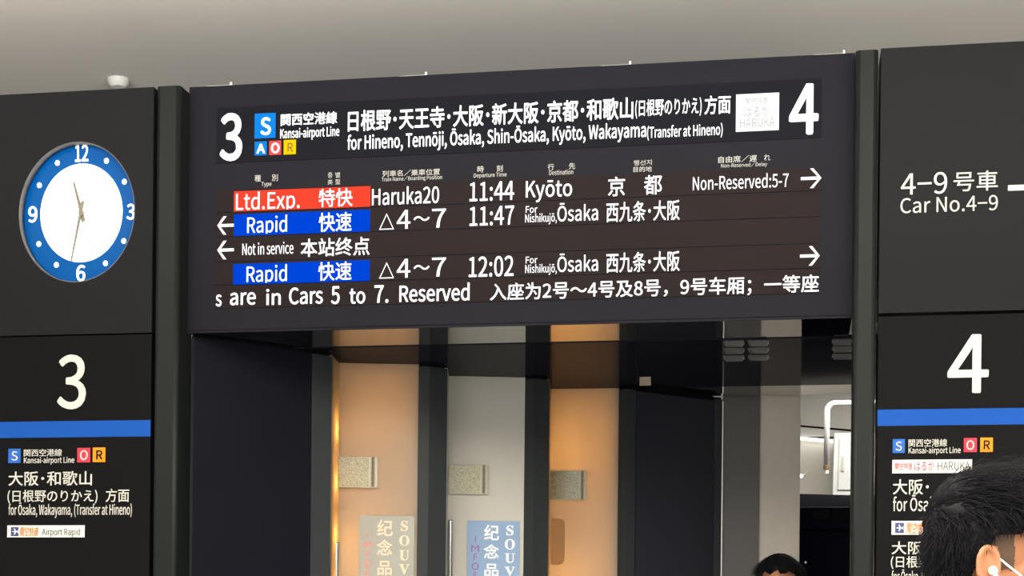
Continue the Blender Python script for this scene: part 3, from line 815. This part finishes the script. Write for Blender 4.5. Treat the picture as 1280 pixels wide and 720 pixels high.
letter('関空快速', 24.8, 670.2, 48.5, 658.6, TP - .002, MT['orangetext'], PS, .014, shear=.2)
letter('Airport Rapid', 52.6, 671.2, 100.4, 660.2, TP - .002, MT['greytext'], PS, .003)

# ------------------------------------------------------------------ right side: car number panel and platform sign
xa = pt(1099, 300, 1, PF).x; xb = 6.2
zt = pt(1190, 55.8, 1, PF).z; zs2 = pt(1190, 391.4, 1, PF).z
CS = thing('car_number_sign', ((xa + xb) / 2, PF, zs2), 'black panel with car number lettering beside the post', 'sign')
obj('panel', bx((xa, PF, zs2 + .005), (xb, .1, zt), .001), MT['black'], CS)
letter('4−9', 1126, 244.2, 1184, 217, TP, WH, CS, .004)
letter('号車', 1191.8, 239.8, 1247.3, 215, TP, WH, CS, .005)
letter('Car No.4−9', 1125.4, 267, 1247.3, 248, TP, WH, CS, .002)
p = pt(1260, 231.5, 1, TP); q = pt(1260, 238.6, 1, TP); r_ = pt(1330, 235, 1, TP)
hgt = p.z - q.z; mz = (p.z + q.z) / 2
bm = prism(bmesh.new(), [Vector((p.x, TP, q.z)), Vector((r_.x, TP, q.z)), Vector((r_.x, TP, mz - hgt * 1.4)), Vector((r_.x + hgt * 2, TP, mz)), Vector((r_.x, TP, mz + hgt * 1.4)), Vector((r_.x, TP, p.z)), Vector((p.x, TP, p.z))], (0, -.0008, 0))
obj('arrow', bm, WH, CS)
RS = platform_sign(xa, xb, zs2, 0, 'black platform 4 sign with a blue stripe, partly behind the man')
letter('4', 1184, 491.8, 1236, 418.6, TP, WH, RS, .022, 'platform_number')
za, zb = pt(1190, 511, 1, TP).z, pt(1190, 531.4, 1, TP).z
obj('stripe', bx((xa, TP, zb), (xb, PF + .001, za)), MT['stripe'], RS)['label'] = 'bright blue stripe'
stile(1116, 549, 1131, 566.4, MT['sblue'], RS, 'S', WH)
letter('関西空港線', 1135.6, 558.6, 1183.8, 549, TP, WH, RS, .006)
letter('Kansai-airport Line', 1135.6, 569, 1200.7, 559.2, TP, WH, RS, .01)
stile(1204.8, 547.7, 1221, 565.2, MT['sred'], RS, 'O', WH, (.2, .8), (.16, .84))
stile(1225.4, 547.2, 1241, 565, MT['sorange'], RS, 'R', MT['blacktext'], (.26, .78), (.18, .82), .03)
rect('service_plate', 1115.5, 575, 1215, 591.7, TP, MT['signwhite'], RS, .002)['label'] = 'white plate with red and grey lettering'
letter('関空特急', 1118.5, 587.3, 1141, 578.6, TP - .002, MT['redtext'], RS, .006)
letter('はるか', 1143, 588.6, 1167.8, 577, TP - .002, MT['redtext'], RS, .01)
letter('HARUKA', 1172, 587.8, 1212.6, 577.4, TP - .002, MT['greytext'], RS, .002)
letter('大阪･', 1116, 618.4, 1161, 599.2, TP, WH, RS, .012)
letter('for Ōsaka', 1116, 639.2, 1176, 619, TP, WH, RS, .01)
rect('service_plate', 1114.6, 651.2, 1215, 668.4, TP, MT['signwhite'], RS, .002)['label'] = 'white plate with navy emblem and orange lettering'
plane_icon(1119, 653.4, 1130, 666.4, RS)
letter('関空快速', 1133, 667.4, 1160, 653.2, TP - .002, MT['orangetext'], RS, .014, shear=.2)
letter('Airport Rapid', 1164, 667.6, 1210, 655.6, TP - .002, MT['greytext'], RS, .003)
letter('大阪･和歌山', 1114.5, 693, 1222, 676.6, TP, WH, RS, .012)
letter('(日根野のりかえ)', 1113.5, 711.4, 1228, 695, TP, WH, RS, .008)
letter('for Ōsaka, Wakayama', 1114.5, 730, 1190, 712, TP, WH, RS, .01)

# ------------------------------------------------------------------ smoke detector on the ceiling
p = pt(148, 104.5, 2, ZC - .02)
o = thing('smoke_detector', (p.x, p.y, ZC), 'small round white smoke detector on the ceiling above the clock panel', 'detector')
def cone(bm, c, r1, r2, z1, z2, n=32):
    A = [bm.verts.new((c.x + r1 * math.cos(2 * math.pi * k / n), c.y + r1 * math.sin(2 * math.pi * k / n), z1)) for k in range(n)]
    B = [bm.verts.new((c.x + r2 * math.cos(2 * math.pi * k / n), c.y + r2 * math.sin(2 * math.pi * k / n), z2)) for k in range(n)]
    bm.faces.new(A[::-1]); bm.faces.new(B)
    for k in range(n): bm.faces.new((A[k], A[(k + 1) % n], B[(k + 1) % n], B[k]))
    return bm
obj('base', cone(bmesh.new(), p, .046, .05, ZC - .022, ZC), MT['detector'], o)
obj('sensor_head', cone(bmesh.new(), p, .03, .046, ZC - .036, ZC - .022), MT['clip'], o)

# ------------------------------------------------------------------ people
def blob(bm, c, r, rot=None, n=24):
    res = bmesh.ops.create_uvsphere(bm, u_segments=n, v_segments=n // 2, radius=1)
    for v in res['verts']:
        q = Vector((v.co.x * r[0], v.co.y * r[1], v.co.z * r[2]))
        if rot is not None: q = rot @ q
        v.co = q + Vector(c)
def limb(bm, a, b, ra, rb, n=16):
    a, b = Vector(a), Vector(b)
    tube(bm, [a, a.lerp(b, .5), b], ra, n, rb)
    blob(bm, a, (ra,) * 3, n=n); blob(bm, b, (rb,) * 3, n=n)
def remeshed(bm, vox, smooth=6):
    me = bpy.data.meshes.new('body'); bm.to_mesh(me); bm.free()
    o = bpy.data.objects.new('body', me); COL.objects.link(o)
    r = o.modifiers.new('r', 'REMESH'); r.mode = 'VOXEL'; r.voxel_size = vox
    s = o.modifiers.new('s', 'SMOOTH'); s.iterations = smooth; s.factor = .5
    dg = bpy.context.evaluated_depsgraph_get()
    m2 = bpy.data.meshes.new_from_object(o.evaluated_get(dg))
    bpy.data.objects.remove(o)
    for p in m2.polygons: p.use_smooth = True
    return m2
HC = Vector((0, 0, 1.635))        # middle of the skull in the standing figure's own frame (x forward)
def head_shapes(bm):
    blob(bm, HC + Vector((0, 0, .012)), (.090, .075, .094), n=40)     # skull
    blob(bm, HC + Vector((.03, 0, -.055)), (.066, .062, .085), n=32)      # face
    blob(bm, HC + Vector((.062, 0, -.108)), (.034, .04, .028), n=20)      # chin
    for s in (-1, 1):
        limb(bm, HC + Vector((.005, s * .058, -.06)), HC + Vector((.06, s * .03, -.11)), .022, .02)   # jaw
        blob(bm, HC + Vector((.07, s * .042, -.035)), (.022, .024, .018))       # cheekbone
        blob(bm, HC + Vector((.083, s * .03, .002)), (.016, .026, .010))        # brow
    limb(bm, HC + Vector((.092, 0, -.005)), HC + Vector((.112, 0, -.045)), .009, .013)    # nose
    for s in (-1, 1): blob(bm, HC + Vector((.102, s * .012, -.05)), (.010, .010, .008))
    blob(bm, HC + Vector((.094, 0, -.078)), (.010, .024, .006)); blob(bm, HC + Vector((.092, 0, -.088)), (.010, .021, .006))   # lips
    for s in (-1, 1):                                                      # ears
        c = HC + Vector((-.006, s * .079, -.03))
        n = 14
        loop = []
        for k in range(n):
            t = math.radians(-70 + k * 285 / (n - 1))
            loop.append(c + Vector((-.017 * math.cos(t) * 1.0 + .0, s * (.006 + .010 * max(0, math.cos(t))), .031 * math.sin(t) + .002)))
        tube(bm, loop, .0048, 8)
        blob(bm, c + Vector((-.002, s * .001, .002)), (.014, .006, .026))
        blob(bm, c + Vector((.004, s * .008, -.027)), (.009, .005, .011))      # lobe
        blob(bm, c + Vector((.014, s * .004, -.002)), (.005, .006, .008))      # tragus
        tube(bm, [c + Vector((-.007 - .004 * math.sin(k * .5), s * .009, -.014 + k * .006)) for k in range(7)], .0038, 8)   # inner fold
    limb(bm, HC + Vector((-.018, 0, -.09)), (-.02, 0, 1.43), .056, .060)   # neck
def hand_shapes(bm, wrist, s):
    w = Vector(wrist)
    blob(bm, w + Vector((.006, 0, -.05)), (.038, .014, .05))
    for i, (dx, L) in enumerate(((.030, .068), (.011, .078), (-.009, .073), (-.027, .056))):
        a = w + Vector((dx + .006, 0, -.088)); b = a + Vector((.003, -s * .008, -L * .45)); c = b + Vector((.0, -s * .016, -L * .32)); d = c + Vector((0, -s * .016, -L * .2))
        limb(bm, a, b, .0088, .0082, 10); limb(bm, b, c, .0082, .0075, 10); limb(bm, c, d, .0075, .0068, 10)
    a = w + Vector((.032, 0, -.03)); b = a + Vector((.022, -s * .01, -.032)); c = b + Vector((.006, -s * .008, -.03))
    limb(bm, a, b, .0115, .010, 10); limb(bm, b, c, .010, .008, 10)
def figure(bm):
    head_shapes(bm)
    blob(bm, (-.01, 0, 1.27), (.115, .175, .19)); blob(bm, (0, 0, 1.05), (.105, .155, .17)); blob(bm, (-.01, 0, .93), (.115, .165, .12))
    for s in (-1, 1):
        limb(bm, (-.015, s * .07, 1.43), (-.01, s * .19, 1.385), .055, .058)
        limb(bm, (-.01, s * .195, 1.38), (-.02, s * .235, 1.10), .054, .042)
        limb(bm, (-.02, s * .235, 1.10), (.03, s * .24, .86), .041, .028)
        hand_shapes(bm, (.03, s * .24, .86), s)
        limb(bm, (0, s * .09, .88), (.01, s * .1, .48), .085, .055)
        limb(bm, (.01, s * .1, .48), (-.02, s * .105, .09), .055, .036)
        limb(bm, (-.03, s * .105, .055), (.13, s * .12, .035), .042, .034)
def color_body(me, hairline, near):
    for m in ('skin', 'fade', 'jacket', 'trousers', 'shoe'): me.materials.append(MT[m])
    for p in me.polygons:
        c = p.center
        if c.z < .085: i = 4
        elif abs(c.y) > .19 and c.z < .875 and c.z > .6: i = 0
        elif c.z < .93: i = 3
        elif c.z < 1.455 - abs(c.x + .02) * .25: i = 2
        elif hairline(c) and abs(c.y) < .081: i = 1
        else: i = 0
        p.material_index = i
def man_hairline(c):
    q = c - HC
    # edge of the cropped sides: above and behind the ear, down the nape, temple left bare
    if q.z > .058: return q.x < .085
    if q.x > .037: return False
    if q.x > .012: return q.z > -.035
    if q.x > -.03: return q.z > .004
    return q.z > -.085
def far_hairline(c):
    q = c - HC
    if q.z > .05: return q.x < .08
    if q.x > .045: return False
    return q.z > -.03 if q.x > -.01 else q.z > -.09
def strands(bm, n, root, path, w):
    k = 0; tries = 0
    while k < n and tries < n * 20:
        tries += 1
        r = root()
        if r is None: continue
        pts = path(*r); k += 1
        ww = w * random.uniform(.7, 1.3)
        L = len(pts); prev = None
        for i, p in enumerate(pts):
            t = (pts[min(i + 1, L - 1)] - pts[max(i - 1, 0)]).normalized()
            side = t.cross((p - HC).normalized())
            if side.length < 1e-4: side = t.orthogonal()
            side = side.normalized(); nn = side.cross(t)
            f = ww * (1 - .8 * i / (L - 1))
            tri = [bm.verts.new(p + side * f), bm.verts.new(p - side * f), bm.verts.new(p + nn * f)]
            if prev:
                for a in range(3): bm.faces.new((prev[a], prev[(a + 1) % 3], tri[(a + 1) % 3], tri[a]))
            prev = tri
def swell(d):
    return 1 + .24 * max(0, d.z) * max(0, -d.x) + .06 * max(0, d.z) * max(0, d.x)
def hair_shell(test, radii, centre, jitter, scale):
    """a closed cap of hair: outer skin with clumpy relief, folded in under its own edge"""
    bm = bmesh.new()
    res = bmesh.ops.create_icosphere(bm, subdivisions=5, radius=1)
    dele = []
    for v in bm.verts:
        d = v.co.copy()
        base = HC + Vector((-.004, 0, .012)) + Vector((d.x * .088, d.y * .072, d.z * .091))
        t = test(base)
        out = centre + Vector((d.x * radii[0], d.y * radii[1], d.z * radii[2])) * swell(d)
        nz = noise.noise(Vector((d.x * scale * .5, d.y * scale, d.z * scale))) + .5 * noise.noise(d * scale * 2.3)
        out += d * nz * jitter
        v.co = out if t else base.lerp(HC, .06)
    return bm

def near_hair(base):
    q = base - HC
    if q.x > .075: return q.z > .045
    if q.x > .004: return q.z > .019 + max(0, q.x - .03) * .35
    if q.x > -.034: return q.z > .019 + (q.x - .004) * 1.5
    if q.x > -.040: return q.z > -.038 + (q.x + .034) * 4
    return q.z > -.085
def far_hair(base):
    q = base - HC
    if q.x > .03: return q.z > .056 - .02 * abs(math.sin(base.y * 70 + .5))
    if q.x > -.005: return q.z > .0
    return q.z > -.08
def place_fn(origin, ang, s):
    return Matrix.Translation(origin) @ Matrix.Rotation(ang, 4, 'Z') @ Matrix.Scale(s, 4)
def person(origin, ang, s, label, hair_test, hair_line, radii, centre, jit, nstr, slen, vox, comb):
    root = thing('person', origin, label, 'person')
    root.rotation_euler = (0, 0, ang); root.scale = (s, s, s)
    def child(name, me, m, parent=None):
        o = bpy.data.objects.new(name, me)
        if m is not None:
            me.materials.clear(); me.materials.append(m)
        COL.objects.link(o); o.parent = parent or root
        return o
    bm = bmesh.new(); figure(bm)
    me = remeshed(bm, vox, 5)
    color_body(me, hair_line, True)
    child('body', me, None)
    hb = hair_shell(hair_test, radii, centre, jit, 9)
    def rootp():
        d = Vector((random.gauss(0, 1), random.gauss(0, 1), random.gauss(0, 1))).normalized()
        base = HC + Vector((-.004, 0, .012)) + Vector((d.x * .088, d.y * .072, d.z * .091))
        if not hair_test(base + Vector((0, 0, -.004))): return None
        return d, base
    def path(d, base):
        out = centre + Vector((d.x * radii[0], d.y * radii[1], d.z * radii[2])) * swell(d)
        p = out - d * .008
        L = slen * random.uniform(.6, 1.15) * (.5 + .5 * max(0, d.z + .15)) * (1 if d.z > .35 or d.x < -.6 else .35 if d.x > -.45 else .6)
        g = comb(d) + Vector((random.gauss(0, .22), random.gauss(0, .22), random.gauss(0, .18)))
        pts = [p]
        for i in range(5):
            g = g + Vector((0, 0, -.10)) - d * .10 * i * .5
            p = p + (g.normalized()) * L / 5
            # stay outside the cap
            e = Vector(((p.x - centre.x) / radii[0], (p.y - centre.y) / radii[1], (p.z - centre.z) / radii[2]))
            if e.length < swell(e.normalized()) + .01:
                e = e / e.length; e = e * (swell(e) + .012); p = centre + Vector((e.x * radii[0], e.y * radii[1], e.z * radii[2]))
            pts.append(p)
        return pts
    strands(hb, nstr, rootp, path, .0009)
    hm = bpy.data.meshes.new('hair'); hb.to_mesh(hm); hb.free()
    for p in hm.polygons: p.use_smooth = True
    child('hair', hm, MT['hair'])
    for sgn in (-1, 1):
        b = bmesh.new(); blob(b, HC + Vector((.080, sgn * .031, -.012)), (.012, .013, .009), n=16)
        em = bpy.data.meshes.new('eye'); b.to_mesh(em); b.free(); child('eye', em, MT['eye'])
    return root, child

# man close to the camera, in profile, looking towards the platform 4 sign
ear = ptd(1232, 709, 2.5)
org = Vector((ear.x, ear.y + .079, 0)) + Vector((.006, 0, 0))
SM = ear.z / (HC.z - .03)
man, mchild = person(org, math.radians(2), SM, 'man with cropped black hair, a white earbud and white mask strap, at the frame edge',
    near_hair, man_hairline, (.096, .087, .107), HC + Vector((.005, 0, .017)), .007, 10000, .075, .004,
    lambda d: Vector((-.15 + .3 * d.x, d.y * .3, -.6)).lerp(Vector((.75, d.y * .4, .45)), min(1, max(0, (d.z - .02) / .5 + random.uniform(-.2, .2)))))
# earbud, mask strap, mask and hood on the man
s = -1
c = HC + Vector((-.006, s * .079, -.03))
b = bmesh.new(); blob(b, c + Vector((.007, s * .010, -.006)), (.0075, .0065, .0075), n=20)
tube(b, [c + Vector((.009, s * .013, -.010)), c + Vector((.018, s * .014, -.026)), c + Vector((.024, s * .013, -.04))], .0034, 10)
me = bpy.data.meshes.new('earbud'); b.to_mesh(me); b.free()
for p in me.polygons: p.use_smooth = True
mchild('earbud', me, MT['earbud'])['label'] = 'white wireless earbud with a short stem'
b = bmesh.new()
tube(b, [c + Vector((.004, s * .004, .020)), c + Vector((.012, s * .003, .0185)), c + Vector((.030, s * -.002, .004)), c + Vector((.055, s * -.014, -.014)), c + Vector((.078, s * -.036, -.030))], .0017, 8)
me = bpy.data.meshes.new('mask_strap'); b.to_mesh(me); b.free()
mchild('mask_strap', me, MT['mask'])['label'] = 'thin white ear loop'
b = bmesh.new()
rows_ = []
for i in range(13):
    a = math.radians(-62 + i * 124 / 12)
    rows_.append([b.verts.new(HC + Vector((.036 + (r_x) * math.cos(a) , r_y * math.sin(a), zz))) for r_x, r_y, zz in ((.066, .058, -.040), (.084, .062, -.058), (.084, .060, -.085), (.066, .052, -.125), (.040, .046, -.140))])
for i in range(12):
    for k in range(4): b.faces.new((rows_[i][k], rows_[i + 1][k], rows_[i + 1][k + 1], rows_[i][k + 1]))
r = bmesh.ops.solidify(b, geom=b.faces[:], thickness=.0015)
me = bpy.data.meshes.new('face_mask'); b.to_mesh(me); b.free()
for p in me.polygons: p.use_smooth = True
mchild('face_mask', me, MT['mask'])
b = bmesh.new()
tube(b, [Vector((-.035 + .085 * math.cos(t), .098 * math.sin(t), 1.475 + .028 * -math.cos(t))) for t in [math.radians(38 + k * 284 / 24) for k in range(25)]], .030, 14)
me = bpy.data.meshes.new('hood'); b.to_mesh(me); b.free()
for p in me.polygons: p.use_smooth = True
mchild('hood', me, MT['jacket'])

# person under the board facing the camera
fp = ptd(974, 716, 6.6)
SF = 1.0
far_top = ptd(974, 690.5, 6.6).z
SF = far_top / (HC.z + .125)
person(Vector((fp.x, fp.y + .07, 0)), math.radians(-92), SF, 'person with a black fringe standing under the board before the grey pillar',
    far_hair, far_hairline, (.108, .092, .108), HC + Vector((-.002, 0, .014)), .003, 2500, .06, .006,
    lambda d: Vector((d.x, d.y, -.15)))
